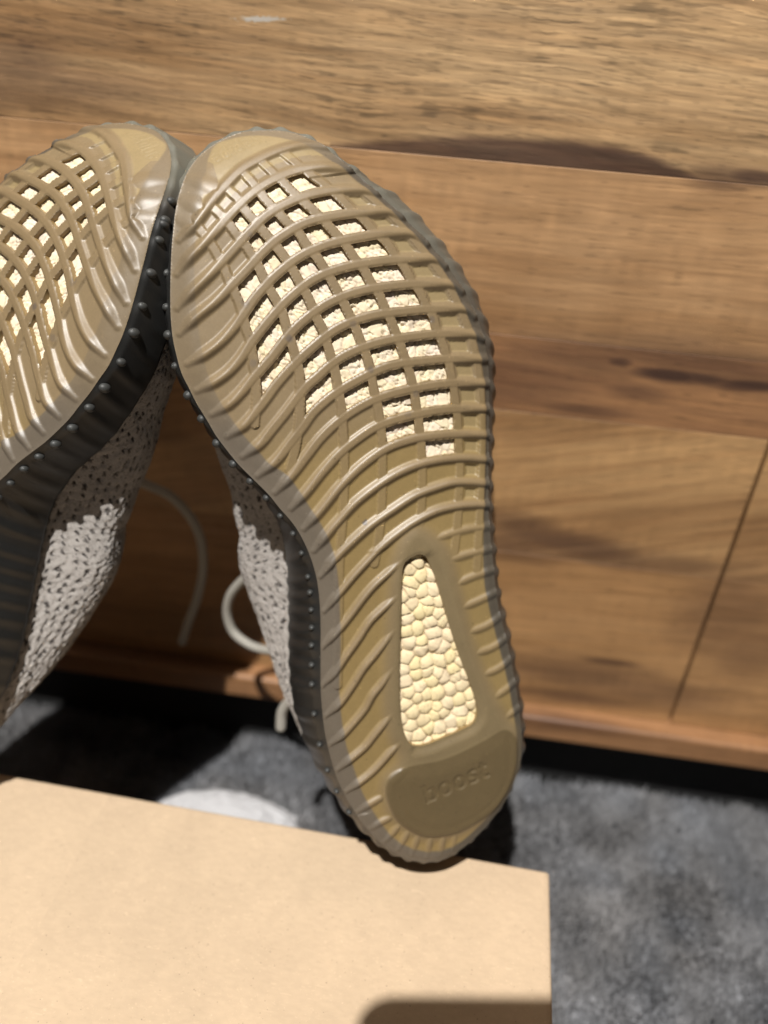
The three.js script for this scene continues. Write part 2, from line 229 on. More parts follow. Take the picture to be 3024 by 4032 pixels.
const PATCH = [[1640, 2085], [1700, 2110], [1760, 2170], [1800, 2300], [1835, 2450], [1880, 2600], [1930, 2720], [1990, 2830], [2036, 2880], [2042, 2960], [2036, 3040], [2010, 3110], [1950, 3190], [1875, 3245], [1800, 3283], [1725, 3299], [1660, 3295], [1600, 3265], [1555, 3225], [1530, 3175], [1515, 3115], [1525, 3068], [1560, 3035], [1580, 2990], [1545, 2900], [1525, 2800], [1530, 2650], [1535, 2500], [1545, 2350], [1560, 2220], [1590, 2130]];
const PAD = [[2032, 2900], [2041, 2960], [2036, 3040], [2010, 3110], [1950, 3190], [1875, 3245], [1800, 3283], [1725, 3299], [1660, 3295], [1600, 3265], [1555, 3225], [1530, 3175], [1515, 3115], [1525, 3068], [1560, 3035], [1620, 3012], [1750, 2985], [1900, 2915], [1990, 2868]];
const FOAM_EDGE = [[900, 545], [850, 565], [820, 625], [810, 680], [792, 715], [800, 760], [790, 800], [775, 900], [765, 1000], [765, 1100], [770, 1200], [782, 1300], [800, 1400], [820, 1480], [855, 1560], [905, 1640], [960, 1715], [1020, 1780], [1060, 1825], [1130, 1870], [1180, 1935], [1225, 2005], [1270, 2075], [1310, 2165], [1330, 2270], [1337, 2400], [1340, 2550], [1335, 2700], [1337, 2740], [1345, 2825], [1365, 2940], [1395, 3030], [1425, 3115], [1460, 3180], [1500, 3240], [1550, 3300], [1610, 3335], [1675, 3352], [1750, 3345], [1820, 3310], [1880, 3255], [1940, 3180], [1990, 3100], [2022, 3000], [2030, 2900], [2020, 2800], [2002, 2700], [1978, 2600], [1952, 2500], [1927, 2400], [1908, 2300], [1902, 2150], [1905, 2050], [1906, 1950], [1914, 1800], [1918, 1650], [1912, 1500], [1895, 1400], [1868, 1300], [1825, 1200], [1765, 1085], [1695, 990], [1615, 900], [1525, 810], [1440, 735], [1350, 660], [1260, 600], [1180, 560], [1120, 542], [1040, 530], [960, 532]];

const H = 0.0004, GU0 = -0.0535, GV0 = -0.006, NU = 300, NV = 752;
const polyField = (poly, fld) => {                // signed distance to a closed polygon, positive inside
  for (let j = 0; j < NV; j++) for (let i = 0; i < NU; i++) {
    const x = GU0 + i * H, y = GV0 + j * H; let d = 1e9, s = -1;
    for (let k = 0, l = poly.length - 1; k < poly.length; l = k++) {
      const a = poly[k], b = poly[l], ex = b[0] - a[0], ey = b[1] - a[1], wx = x - a[0], wy = y - a[1], t = clamp((wx * ex + wy * ey) / (ex * ex + ey * ey)), q = (wx - ex * t) ** 2 + (wy - ey * t) ** 2;
      if (q < d) d = q;
      if ((a[1] > y) !== (b[1] > y) && x < a[0] + ex * (y - a[1]) / ey) s = -s;
    }
    fld[j * NU + i] = Math.sqrt(d) * s;
  }
  return fld;
};
const F = () => new Float32Array(NU * NV);
const closed = (pts, lift, step = 0.0012) => { const c = new THREE.CatmullRomCurve3(soleLine(pts, lift).map((p) => V3(p[0], p[1], 0)), true, 'centripetal'); return c.getSpacedPoints(Math.ceil(c.getLength() / step)).slice(0, -1).map((p) => [p.x, p.y]); };
const outline = closed(OUTLINE, -0.0006), fOut = polyField(outline, F());
const fWin = polyField(closed(HEEL_WINDOW, 0.0006), F()), fPatch = polyField(closed(PATCH, 0.001), F()), fPad = polyField(closed(PAD, 0.0012), F()), fFoam = polyField(closed(FOAM_EDGE, 0), F());
const dRib = F().fill(1), tRib = F(), dBar = F().fill(1), kRib = new Int16Array(NU * NV).fill(-1);
function splat(line, dist, R, note) {
  const pts = spline(line, 0.00025); let L = pts.length - 1;
  pts.forEach((p, n) => {
    const ci = Math.round((p[0] - GU0) / H), cj = Math.round((p[1] - GV0) / H), r = Math.ceil(R / H);
    for (let j = Math.max(0, cj - r); j <= Math.min(NV - 1, cj + r); j++) for (let i = Math.max(0, ci - r); i <= Math.min(NU - 1, ci + r); i++) {
      const d = Math.hypot(GU0 + i * H - p[0], GV0 + j * H - p[1]), k = j * NU + i;
      if (d < dist[k]) { dist[k] = d; note?.(k, n, L, pts); }
    }
  });
}
const ribEnds = [];
const further = (a, b, d) => { const l = Math.hypot(b[0] - a[0], b[1] - a[1]); return [b[0] + (b[0] - a[0]) * d / l, b[1] + (b[1] - a[1]) * d / l]; };
const ribLines = RIBS.map((r, n) => soleLine(n >= 16 && n < 22 ? [...r, further(r[r.length - 2], r[r.length - 1], 60)] : n >= 30 && n < 39 ? [further(r[1], r[0], 60), ...r] : r, 0.0012));
ribLines.forEach((l, n) => { splat(l, dRib, 0.0055, (k, i, L) => { tRib[k] = i * 0.00025; kRib[k] = n; }); ribEnds.push(l[0], l[l.length - 1]); });
BARS.forEach((b) => splat(soleLine(b, 0.0004), dBar, 0.006));
const RW = 0.00178, BW = 0.00172;
const cell = F(); for (let k = 0; k < cell.length; k++) cell[k] = Math.min(dRib[k] - RW, dBar[k] - BW);
function flood(seeds, limit = 900) {
  const mask = new Uint8Array(NU * NV);
  for (const [px, py] of seeds) {
    const [u, v] = sole(px, py, -0.002); let i = Math.round((u - GU0) / H), j = Math.round((v - GV0) / H), best = -1, bk = 0;
    for (let a = -6; a <= 6; a++) for (let b = -6; b <= 6; b++) { const k = (j + a) * NU + i + b; if (cell[k] > best) { best = cell[k]; bk = k; } }
    const st = [bk]; let n = 0;
    while (st.length && n < limit) { const k = st.pop(); if (mask[k] || cell[k] <= 0) continue; mask[k] = 1; n++; st.push(k + 1, k - 1, k + NU, k - NU); }
    if (n >= limit || n < 12) console.log('window', px, py, 'cells', n);
  }
  return mask;
}
const open = flood(WINDOWS), film = flood(FILMS);
const near = (mask, k) => mask[k] || mask[k + 1] || mask[k - 1] || mask[k + NU] || mask[k - NU] || mask[k + NU + 1] || mask[k - NU - 1] || mask[k + NU - 1] || mask[k - NU + 1];
const phi = F();                                   // > 0 where there is rubber
for (let k = 0; k < phi.length; k++) {
  let p = fOut[k]; p = Math.min(p, -fWin[k]);
  if (k > NU && k < NU * (NV - 1) - 1 && near(open, k)) p = Math.min(p, -cell[k]);
  phi[k] = p;
}
// raised lettering, drawn on a small canvas and laid into the relief
function lettering(text, from, to, size, font) {
  const Wd = 512, Hd = 128, cv = document.createElement('canvas'); cv.width = Wd; cv.height = Hd;
  const c = cv.getContext('2d'); c.fillStyle = '#000'; c.fillRect(0, 0, Wd, Hd); c.fillStyle = '#fff'; c.font = font; c.textAlign = 'center'; c.textBaseline = 'alphabetic'; c.fillText(text, Wd / 2, 92);
  const w = c.measureText(text).width, d = c.getImageData(0, 0, Wd, Hd).data, a = sole(...from, 0.001), b = sole(...to, 0.001), L = Math.hypot(b[0] - a[0], b[1] - a[1]), ex = [(b[0] - a[0]) / L, (b[1] - a[1]) / L], s = w / L;
  return (u, v) => {
    const x = Wd / 2 + ((u - (a[0] + b[0]) / 2) * ex[0] + (v - (a[1] + b[1]) / 2) * ex[1]) * s, y = 92 - (-(u - (a[0] + b[0]) / 2) * ex[1] + (v - (a[1] + b[1]) / 2) * ex[0]) * s;
    let t = 0; for (const [ox, oy] of [[0, 0], [3, 0], [-3, 0], [0, 3], [0, -3]]) { const i = Math.round(x + ox), j = Math.round(y + oy); if (i >= 0 && j >= 0 && i < Wd && j < Hd) t += d[(j * Wd + i) * 4] / 255 / 5; }
    return t;
  };
}
const boost = lettering('boost', [1672, 3163], [1930, 3050], 1, 'bold 96px sans-serif');
const brand = lettering('adidas', [850, 642], [1035, 552], 1, '96px sans-serif');

const rollAt = (u, v, e) => (u < 0 && v > 0.03) || v > 0.27 ? 0.0009 * (1 - sstep(0, 0.007, e)) + 0.0014 * sstep(0.16, 0.2, v) * Math.max(0, 1 - e / 0.013) ** 2 : 0.0007 * (1 - sstep(0, 0.0035, e)) + 0.0022 * sstep(0.14, 0.18, v) * Math.max(0, 1 - e / 0.022) ** 2;
const zTop = F(), tint = new Float32Array(NU * NV * 3);
for (let j = 0; j < NV; j++) for (let i = 0; i < NU; i++) {
  const k = j * NU + i, u = GU0 + i * H, v = GV0 + j * H, e = Math.max(0, fOut[k]);
  const n = kRib[k], heelSide = n >= 22 && n < 38, wide = heelSide ? 0.0019 : n >= 39 ? 0.0032 : v < 0.135 ? 0.0019 : 0.0022;
  const endL = n >= 0 && !(n >= 29 && n < 39) ? sstep(0, 0.007, tRib[k]) : sstep(0, 0.012, tRib[k]);
  const w = wide * (0.62 + 0.38 * endL), d = dRib[k] / w;
  const grid = sstep(0.155, 0.185, v) * sstep(0.004, 0.016, e) * (u > -0.02 ? 1 : sstep(-0.036, -0.02, u));
  let rib = d < 1.3 ? lerp(0.0016, 0.00095, grid) * (n >= 39 ? 0.36 : n >= 30 ? 0.5 : heelSide ? 0.7 : 1) * lerp(Math.pow(sstep(1.25, 0.05, d), 0.9), sstep(1.15, 0.42, d), grid) * (0.35 + 0.65 * endL) : 0;
  rib *= sstep(0.0, 0.0012, e + (u > 0 ? 0.0015 : 0));
  const b = lerp(0.0005, 0.0008, grid) * sstep(BW + 0.00012, BW - 0.00022, dBar[k]) * sstep(0.004, 0.006, e + (u > 0.02 ? 0.01 : 0));
  const patch = 0.0014 * sstep(-0.0045, 0.0035, fPatch[k]), pw = lerp(0.0009, 0.007, sstep(0.001, 0.005, fPatch[k])), pad = 0.0007 * sstep(-pw * 0.2, pw, fPad[k]);
  let r = Math.max(rib, b, patch);
  r = lerp(r, patch, sstep(-0.002, 0.0035, fPatch[k])) + pad;
  if (i > 2 && j > 2 && i < NU - 3 && j < NV - 3 && fWin[k] > -0.007) {                     // bevelled lip on the outer and lower side of the heel window
    const gx = -(fWin[k + 2] - fWin[k - 2]) / (4 * H), gy = -(fWin[k + 2 * NU] - fWin[k - 2 * NU]) / (4 * H);
    r -= lerp(0.0003 * sstep(0.0012, 0, -fWin[k]), 0.0011 * sstep(0.0046, 0.0002, -fWin[k]), sstep(-0.1, 0.6, gx * 0.9 - gy * 0.9));
  }
  if (film[k]) r -= 0.0005 * sstep(0.0007, 0.0011, cell[k]);
  r -= 0.0004 * sstep(0.1, 0.9, boost(u, v)) + 0.00022 * sstep(0.3, 0.8, brand(u, v));
  r += 0.00003 * (fbm(u * 900, v * 900, 2, 700) - 0.5) + 0.00012 * (fbm(u * 110, v * 110, 2, 710) - 0.5);
  const roll = rollAt(u, v, e);
  zTop[k] = zBase(u, v) + r - roll;
  // colour of the gum rubber and of what shows through where it is thin
  const thin = clamp(1 - r / 0.0011), foamy = sstep(-0.0004, 0.0004, fFoam[k]), yellow = film[k] ? sstep(0.0006, 0.0010, cell[k]) : 0;
  const mid = sstep(0.195, 0.165, v), mott = fbm(u * 260, v * 260, 3, 720) - 0.5, mott2 = fbm(u * 60, v * 60, 3, 730) - 0.5;
  const gum = [0.312, 0.222, 0.116], over = [lerp(0.325, 0.355, mid), lerp(0.236, 0.247, mid), lerp(0.128, 0.098, mid)], late = sstep(0.0, 0.02, u) * sstep(0.285, 0.27, v), grey = [lerp(0.200, 0.125, late), lerp(0.163, 0.105, late), lerp(0.120, 0.078, late)], padC = [0.170, 0.122, 0.058], patC = [0.270, 0.202, 0.105];
  let c = gum.map((g, q) => lerp(g, over[q], thin));
  c = c.map((g, q) => lerp(lerp(grey[q], g * 0.94, 0.65 * sstep(0.185, 0.215, v) * (1 - late)), g, foamy));
  const toe = sstep(0.262, 0.268, v) * foamy * sstep(0.006, 0.012, dRib[k] > 0.5 ? 0.02 : (n === 0 ? dRib[k] * 4 : 0));
  c = c.map((g, q) => lerp(g, [0.44, 0.33, 0.16][q], Math.max(yellow * 0.7, toe * 0.8)));
  const pt = sstep(-0.004, 0.0045, fPatch[k]), pd = sstep(0, 0.0008, fPad[k]);
  c = c.map((g, q) => lerp(lerp(g, patC[q], pt), padC[q], pd));
  for (let q = 0; q < 3; q++) tint[k * 3 + q] = 0.585 * c[q] * (1 + 0.10 * mott + 0.12 * mott2 + 0.09 * (hash(i, j, 740) - 0.5) + 0.5 * sstep(0.9985, 0.9995, hash(i, j, 741)) - 0.5 * sstep(0.0012, 0.0004, hash(i, j, 741)));
}
// smudges and specks picked up on the rubber
for (const [px, py, rr, kk] of [[1437, 2062, 5.5, .62], [1443, 2052, 3.5, .6], [1140, 1335, 9, .45], [985, 925, 8, .25], [1460, 1455, 9, .35], [1640, 1550, 9, .3], [1390, 1275, 9, .28], [965, 1190, 9, .25], [1705, 1255, 9, .35], [1000, 1430, 10, .25], [1300, 1290, 7, .2], [1610, 1630, 9, .2]]) {
  const [u, v] = sole(px, py, 0.0015), R = rr * 0.00018, ci = Math.round((u - GU0) / H), cj = Math.round((v - GV0) / H);
  for (let a = -9; a <= 9; a++) for (let b = -9; b <= 9; b++) { const k = (cj + a) * NU + ci + b, d = Math.hypot(a, b) * H / R * (0.7 + 0.6 * vnoise((ci + b) * .35, (cj + a) * .35, 800)); if (d < 1) for (let q = 0; q < 3; q++) tint[k * 3 + q] = lerp(tint[k * 3 + q], [0.09, 0.073, 0.063][q], kk * 1.5 * sstep(1, 0.5, d)); }
}

function outsoleGeometry() {
  const P = [], C = [], I = [], vert = new Int32Array(NU * NV).fill(-1), cuts = new Map(), wallSegs = [];
  const vid = (k) => { if (vert[k] < 0) { vert[k] = P.length / 3; P.push(GU0 + (k % NU) * H, GV0 + Math.floor(k / NU) * H, zTop[k]); C.push(tint[k * 3], tint[k * 3 + 1], tint[k * 3 + 2]); } return vert[k]; };
  const cut = (a, b) => {
    const key = a < b ? a * 1e7 + b : b * 1e7 + a; let v = cuts.get(key); if (v !== undefined) return v;
    const t = clamp(phi[a] / (phi[a] - phi[b]), 0.001, 0.999); v = P.length / 3; cuts.set(key, v);
    const zz = phi[a] > 0 ? zTop[a] : zTop[b], cc = phi[a] > 0 ? a : b;
    P.push(GU0 + lerp(a % NU, b % NU, t) * H, GV0 + lerp(Math.floor(a / NU), Math.floor(b / NU), t) * H, zz); C.push(tint[cc * 3], tint[cc * 3 + 1], tint[cc * 3 + 2]);
    return v;
  };
  const tri = (a, b, c) => {
    const A = [a, b, c], inn = A.map((k) => phi[k] > 0), n = inn[0] + inn[1] + inn[2];
    if (n === 3) { I.push(vid(a), vid(b), vid(c)); return; }
    if (n === 0) return;
    const poly = []; let e0 = -1, e1 = -1;
    for (let q = 0; q < 3; q++) { const s = A[q], t = A[(q + 1) % 3]; if (phi[s] > 0) poly.push(vid(s)); if ((phi[s] > 0) !== (phi[t] > 0)) { const m = cut(s, t); poly.push(m); if (phi[s] > 0) e0 = m; else e1 = m; } }
    for (let q = 1; q < poly.length - 1; q++) I.push(poly[0], poly[q], poly[q + 1]);
    wallSegs.push(e0, e1, fOut[a] < 0.0008 ? 1 : 0);
  };
  for (let j = 0; j < NV - 1; j++) for (let i = 0; i < NU - 1; i++) { const a = j * NU + i, b = a + 1, c = a + NU, d = c + 1; if ((i + j) & 1) { tri(a, b, c); tri(b, d, c); } else { tri(a, b, d); tri(a, d, c); } }
  const top = new THREE.BufferGeometry(); top.setAttribute('position', new THREE.Float32BufferAttribute(P, 3)); top.setAttribute('color', new THREE.Float32BufferAttribute(C, 3)); top.setIndex(I); top.computeVertexNormals();
  // the cut edge of the rubber inside every window
  const wp = [], wc = [], wi = [], lower = new Map();
  const pair = (v) => { if (!lower.has(v)) { lower.set(v, wp.length / 3); const x = P[v * 3], y = P[v * 3 + 1], z = P[v * 3 + 2]; wp.push(x, y, z, x, y, zBase(x, y) - 0.0030); wc.push(0.24, 0.165, 0.072, 0.25, 0.165, 0.065); } return lower.get(v); };
  for (let s = 0; s < wallSegs.length; s += 3) { if (wallSegs[s + 2]) continue; const a = pair(wallSegs[s]), b = pair(wallSegs[s + 1]); wi.push(a, a + 1, b, b, a + 1, b + 1); }
  const wall = new THREE.BufferGeometry(); wall.setAttribute('position', new THREE.Float32BufferAttribute(wp, 3)); wall.setAttribute('color', new THREE.Float32BufferAttribute(wc, 3)); wall.setIndex(wi); wall.computeVertexNormals();
  return mergeGeometries([top, wall]);
}

// expanded-bead foam that shows through the windows
function foamGeometry() {
  const P = [], C = [], I = [], id = new Int32Array(NU * NV).fill(-1);
  const want = new Uint8Array(NU * NV), r = 6;
  for (let j = r; j < NV - r; j++) for (let i = r; i < NU - r; i++) { const k = j * NU + i; if (fOut[k] > 0.0045) { want[k] = 1; } if (open[k] || fWin[k] > -0.002) for (let a = -r; a <= r; a += 2) for (let b = -r; b <= r; b += 2) want[k + a * NU + b] = 1; }
  const bead = (u, v, S) => {
    const x = u / S, y = v / S * 1.03, xi = Math.floor(x), yi = Math.floor(y); let f1 = 9, f2 = 9, id1 = 0, cx = 0, cy = 0;
    for (let a = -1; a <= 1; a++) for (let b = -1; b <= 1; b++) { const jx = xi + a + 0.12 + 0.76 * hash(xi + a, yi + b, 31) + (((yi + b) & 1) ? 0.25 : 0), jy = yi + b + 0.13 + 0.74 * hash(xi + a, yi + b, 32), d = Math.hypot(x - jx, y - jy); if (d < f1) { f2 = f1; f1 = d; id1 = hash(xi + a, yi + b, 33); cx = x - jx; cy = y - jy; } else if (d < f2) f2 = d; }
    return [f1, f2, id1, cx * S, cy * S];
  };
  for (let j = 0; j < NV; j++) for (let i = 0; i < NU; i++) {
    const k = j * NU + i; if (!want[k]) continue;
    const u = GU0 + i * H, v = GV0 + j * H, heel = v < 0.14;
    const S = heel ? 0.0050 : lerp(0.0052, 0.0060, vnoise(u * 40, v * 40, 50)), wob = 0.0006 * (vnoise(u * 500, v * 500, 51) - 0.5);
    const [f1, f2, idc, cx, cy] = bead(u + wob, v - wob, S), gap = f2 - f1;
    let h = heel ? 0.0026 * (Math.sqrt(Math.max(0.02, 1 - (f1 / 0.86) ** 2)) - 0.6) - 0.0007 * sstep(0.12, 0.0, gap) : 0.0006 * Math.pow(clamp(gap / 0.16), 0.6);
    if (idc > 0.72) { const a = idc * 40; h -= 0.00022 * sstep(0.2, 0.9, Math.sin((cx * Math.cos(a * .04) + cy * .15) * 6200 + a) * 0.5 + 0.5) * sstep(0.05, 0.3, gap); }
    if (!heel) h += 0.00045 * (fbm(u * 420 + 40 * vnoise(u * 90, v * 90, 52), v * 420, 3, 53) - 0.5) + (v < 0.235 ? 0.0006 : 0.0003) * -sstep(0.52, 0.60, 1 - Math.abs(fbm(u * 330, v * 250, 3, 54) - 0.5) * 2.0 - 0.38);
    h += 0.00003 * (hash(i, j, 55) - 0.5);
    const shown = near(open, k) || fWin[k] > -0.0012, inside = sstep(-0.0004, 0.0004, fFoam[k]); if (!shown) h = -0.0004;
    id[k] = P.length / 3; P.push(u, v, zBase(u, v) - (heel ? 0.0019 : 0.0017) + h);
    const dirtAndShade = sstep(0.62, 0.80, fbm(u * 700, v * 700, 3, 56)) * 0.35 + sstep(0.66, 0.78, fbm(u * 160, v * 160, 3, 57)) * 0.22 + (heel ? 0.62 * sstep(0.10, 0.03, gap) * sstep(0.25, 0.5, fbm(u * 300, v * 300, 2, 58)) : 0.4 * sstep(0.11, 0.03, gap) * sstep(0.35, 0.6, fbm(u * 300, v * 300, 2, 58))), warm = 0.9 + 0.2 * idc;  // dirt patches; bead creases get dirt plus shade painted into the colour
    C.push(...[lerp(0.67, 0.23, dirtAndShade), lerp(heel ? 0.55 : 0.575, 0.16, dirtAndShade), lerp(heel ? 0.335 : 0.425, 0.10, dirtAndShade) * warm].map((q, n) => lerp([0.03, 0.028, 0.026][n], shown ? q : [0.86, 0.68, 0.30][n], inside)));
  }
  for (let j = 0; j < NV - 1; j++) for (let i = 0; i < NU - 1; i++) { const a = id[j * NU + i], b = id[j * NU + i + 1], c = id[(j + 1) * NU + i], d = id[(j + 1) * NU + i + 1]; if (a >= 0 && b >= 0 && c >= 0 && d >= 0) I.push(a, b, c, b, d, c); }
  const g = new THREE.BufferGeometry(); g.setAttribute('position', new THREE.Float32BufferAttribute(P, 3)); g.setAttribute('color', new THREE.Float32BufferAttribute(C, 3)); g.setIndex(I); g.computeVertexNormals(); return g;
}

// ring of points round the sole with outward normals
const ring = (() => {
  const c = new THREE.CatmullRomCurve3(outline.map((p) => V3(p[0], p[1], 0)), true, 'centripetal'), N = 960, pts = c.getSpacedPoints(N).slice(0, -1), out = [];
  let area = 0; for (let i = 0; i < N; i++) { const a = pts[i], b = pts[(i + 1) % N]; area += a.x * b.y - b.x * a.y; }
  for (let i = 0; i < N; i++) { let tx = 0, ty = 0; for (let q = 1; q <= 8; q++) { tx += pts[(i + q) % N].x - pts[(i - q + N) % N].x; ty += pts[(i + q) % N].y - pts[(i - q + N) % N].y; } const l = Math.hypot(tx, ty) * Math.sign(area); out.push({ u: pts[i].x, v: pts[i].y, nu: ty / l, nv: -tx / l, p: 0 }); }
  let s = 0; for (let i = 0; i < N; i++) { out[i].p = s; s += Math.hypot(pts[(i + 1) % N].x - pts[i].x, pts[(i + 1) % N].y - pts[i].y); }
  out.total = s; return out;
})();
const zEdge = (u, v) => zBase(u, v) - rollAt(u, v, 0);
const sideHeight = (v) => lerp(0.034, 0.018, sstep(0.08, 0.27, v));
const flare = (q) => lerp(lerp(0.0006, 0.0072, sstep(0.175, 0.12, q.v)) * lerp(0.5, 1, sstep(0.03, 0.075, q.v)), 0.0074, sstep(-0.25, 0.75, q.nu)) * sstep(0.292, 0.262, q.v + 0.01) * lerp(0.8, 1, sstep(0.0, 0.05, q.v)) + 0.0006 + 0.0016 * sstep(0.07, 0.02, q.v);
// where sole ribs reach the rim they go on up the side wall
const ridges = [];
for (const [u, v] of ribEnds) { let best = 1e9, at = 0; ring.forEach((q, i) => { const d = Math.hypot(q.u - u, q.v - v); if (d < best) { best = d; at = i; } }); if (best < 0.0062) ridges.push(ring[at].p); }
{ const last = ridges.slice().sort((a, b) => a - b); for (let i = 0; i < last.length; i++) { const a = last[i], b = last[(i + 1) % last.length] + (i + 1 === last.length ? ring.total : 0), n = Math.round((b - a) / 0.0088); for (let k = 1; k < n; k++) ridges.push((a + (b - a) * k / n) % ring.total); } }
function sideGeometry() {
  const M = 34, N = ring.length, P = [], I = [], C = [];
  for (let m = 0; m <= M; m++) for (let i = 0; i <= N; i++) {
    const q = ring[i % N], s = m / M, hgt = sideHeight(q.v), fl = flare(q);
    const bend = 0.010 * Math.pow(s, 0.75) * (q.nu < -0.3 ? -1 : q.nu > 0.3 ? 1 : 0) * sstep(0.3, 0.7, Math.abs(q.nu));
    let rg = 0; for (const p of ridges) { let d = Math.abs(q.p + bend * 0.9 - p); d = Math.min(d, ring.total - d); if (d < 0.0034) rg = Math.max(rg, sstep(0.0034, 0.0002, d)); }
    const win = sstep(0.0, 0.09, s) * (1 - 0.55 * sstep(0.5, 0.95, s));
    const o = -0.0001 + fl * (1 - (1 - s) ** 2) + 0.0009 * sstep(0, 0.12, s) - 0.0032 * sstep(0.86, 1, s) + 0.0010 * rg * win * (q.nu < 0 && q.v > 0.14 ? 0.55 : 1);
    P.push(q.u + q.nu * o, q.v + q.nv * o, zEdge(q.u, q.v) + 0.00005 - hgt * s);
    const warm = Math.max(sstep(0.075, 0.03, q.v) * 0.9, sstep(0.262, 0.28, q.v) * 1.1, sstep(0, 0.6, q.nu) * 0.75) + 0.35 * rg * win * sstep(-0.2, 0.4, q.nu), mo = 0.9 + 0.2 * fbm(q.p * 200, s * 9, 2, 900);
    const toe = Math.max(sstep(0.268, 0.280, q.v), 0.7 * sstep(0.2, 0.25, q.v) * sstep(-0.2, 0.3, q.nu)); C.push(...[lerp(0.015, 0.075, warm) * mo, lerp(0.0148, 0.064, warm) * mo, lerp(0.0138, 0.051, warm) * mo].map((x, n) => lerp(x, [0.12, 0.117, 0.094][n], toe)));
  }
  for (let m = 0; m < M; m++) for (let i = 0; i < N; i++) { const a = m * (N + 1) + i, b = a + 1, c = a + N + 1, d = c + 1; I.push(a, b, c, b, d, c); }
  const g = new THREE.BufferGeometry(); g.setAttribute('position', new THREE.Float32BufferAttribute(P, 3)); g.setAttribute('color', new THREE.Float32BufferAttribute(C, 3)); g.setIndex(I); g.computeVertexNormals(); return g;
}
function backingGeometry() {                       // underside of the foam, dark beneath the rubber sheet
  const s = new THREE.Shape(ring.filter((_, i) => i % 6 === 0).map((q) => new THREE.Vector2(q.u - q.nu * 0.002, q.v - q.nv * 0.002))), g = new THREE.ShapeGeometry(s), p = g.attributes.position;
  for (let i = 0; i < p.count; i++) p.setZ(i, zBase(p.getX(i), p.getY(i)) - 0.0065);
  g.computeVertexNormals(); return g;
}
function upperGeometry() {
  const K = 110, N = ring.length / 2, P = [], I = [], UV = [];
  const tall = (v) => lerp(lerp(0.010, 0.039, sstep(0.015, 0.12, v)), 0.024, sstep(0.15, 0.25, v));
  for (let m = 0; m <= K; m++) for (let i = 0; i <= N; i++) {
    const q = ring[(i * 2) % ring.length], t = m / K, w = Math.pow(Math.max(0, 1 - t * t), 0.42), hgt = sideHeight(q.v), med = sstep(0.2, 0.8, -q.nu);
    const arch = med * 0.020 * Math.exp(-(((q.v - 0.135) / 0.05) ** 2)), fore = sstep(0.155, 0.2, q.v), inset = -0.0034 - 0.003 * med * fore + flare(q) + arch * sstep(0, 0.35, t) + 0.005 * (1 - 0.8 * fore) * Math.sin(Math.PI * clamp(t * 1.15)) * (0.3 + 0.7 * med);
    let u = q.u + q.nu * inset, v = q.v + q.nv * inset; const uc = lerp(0.014, 0.006, sstep(0.03, 0.09, v)), vc = clamp(v, 0.045, 0.235);
    u = uc + (u - uc) * w; v = vc + (v - vc) * w;
    const ks = q.p / 0.06, kt = t * 0.085 / 0.06, knit = 0.0006 * (vnoise(q.p * 500, t * 60, 950) - 0.5) + 0.0009 * (vnoise(q.p * 120, t * 16, 951) - 0.5) + 0.0008 * Math.abs(Math.sin(kt * Math.PI * 15 + 0.6 * Math.sin(ks * 6.28 * 13))) - 0.0014 * knitHole(ks - Math.floor(ks), kt - Math.floor(kt));
    P.push(u + q.nu * knit, v + q.nv * knit, zEdge(q.u, q.v) - hgt * 0.90 - tall(v) * Math.sin(t * Math.PI / 2)); UV.push(q.p / 0.06, t * 0.085 / 0.06);
  }
  for (let m = 0; m < K; m++) for (let i = 0; i < N; i++) { const a = m * (N + 1) + i, b = a + 1, c = a + N + 1, d = c + 1; I.push(a, b, c, b, d, c); }
  const g = new THREE.BufferGeometry(); g.setAttribute('position', new THREE.Float32BufferAttribute(P, 3)); g.setAttribute('uv', new THREE.Float32BufferAttribute(UV, 2)); g.setIndex(I); g.computeVertexNormals(); return g;
}
function mirrored(g) {
  const m = g.clone(), p = m.attributes.position, n = m.attributes.normal; for (let i = 0; i < p.count; i++) { p.setX(i, -p.getX(i)); n.setX(i, -n.getX(i)); }
  const ix = m.index.array; for (let i = 0; i < ix.length; i += 3) { const t = ix[i]; ix[i] = ix[i + 1]; ix[i + 1] = t; }
  return m;
}
const knitHole = (s, t) => {                        // uneven rows of small holes between the yarns
  const R = 15, x = s * R, y = t * R + 0.25 * Math.sin(s * 2 * Math.PI * 2); let best = 0;
  const yi = Math.floor(y);
  for (let b = -1; b <= 1; b++) { const xx = x + ((yi + b) & 1) * 0.5, xi = Math.floor(xx); for (let a = -1; a <= 1; a++) {
    const cx = (((xi + a) % R) + R) % R, cy = (((yi + b) % 15) + 15) % 15, dx = xx - (xi + a) - 0.5 - 0.5 * (hash(cx, cy, 970) - .5), dy = y - (yi + b) - 0.5 - 0.4 * (hash(cx, cy, 975) - .5), w = 0.10 + 0.23 * hash(cx, cy, 976);
    best = Math.max(best, sstep(1.0, 0.35, Math.hypot(dx / (w * 1.25), dy / (w * 0.85)) + 0.9 * (vnoise(s * 110, t * 110, 971) - 0.5)));
  } }
  return best;
};
const yarn = (s, t) => 0.5 + 0.5 * Math.sin(s * 2 * Math.PI * 66 + 2.5 * vnoise(s * 40, t * 40, 972)) * Math.sin(t * 2 * Math.PI * 60);
const knitColor = texture(512, 512, (s, t) => { const h = knitHole(s, t) * (0.55 + 0.45 * hash(Math.floor(s * 11), Math.floor(t * 12), 973)), m = vnoise(s * 120, t * 120, 974), k = 0.86 + 0.14 * yarn(s, t) - 0.16 * sstep(0.6, 0.9, m); return [172 * k, 166 * k, 160 * k].map((q, n) => lerp(q, [36, 31, 29][n], h * 0.92)); }, true);
const knitBump = texture(512, 512, (s, t) => 0.62 + 0.25 * yarn(s, t) - 0.6 * knitHole(s, t), false);
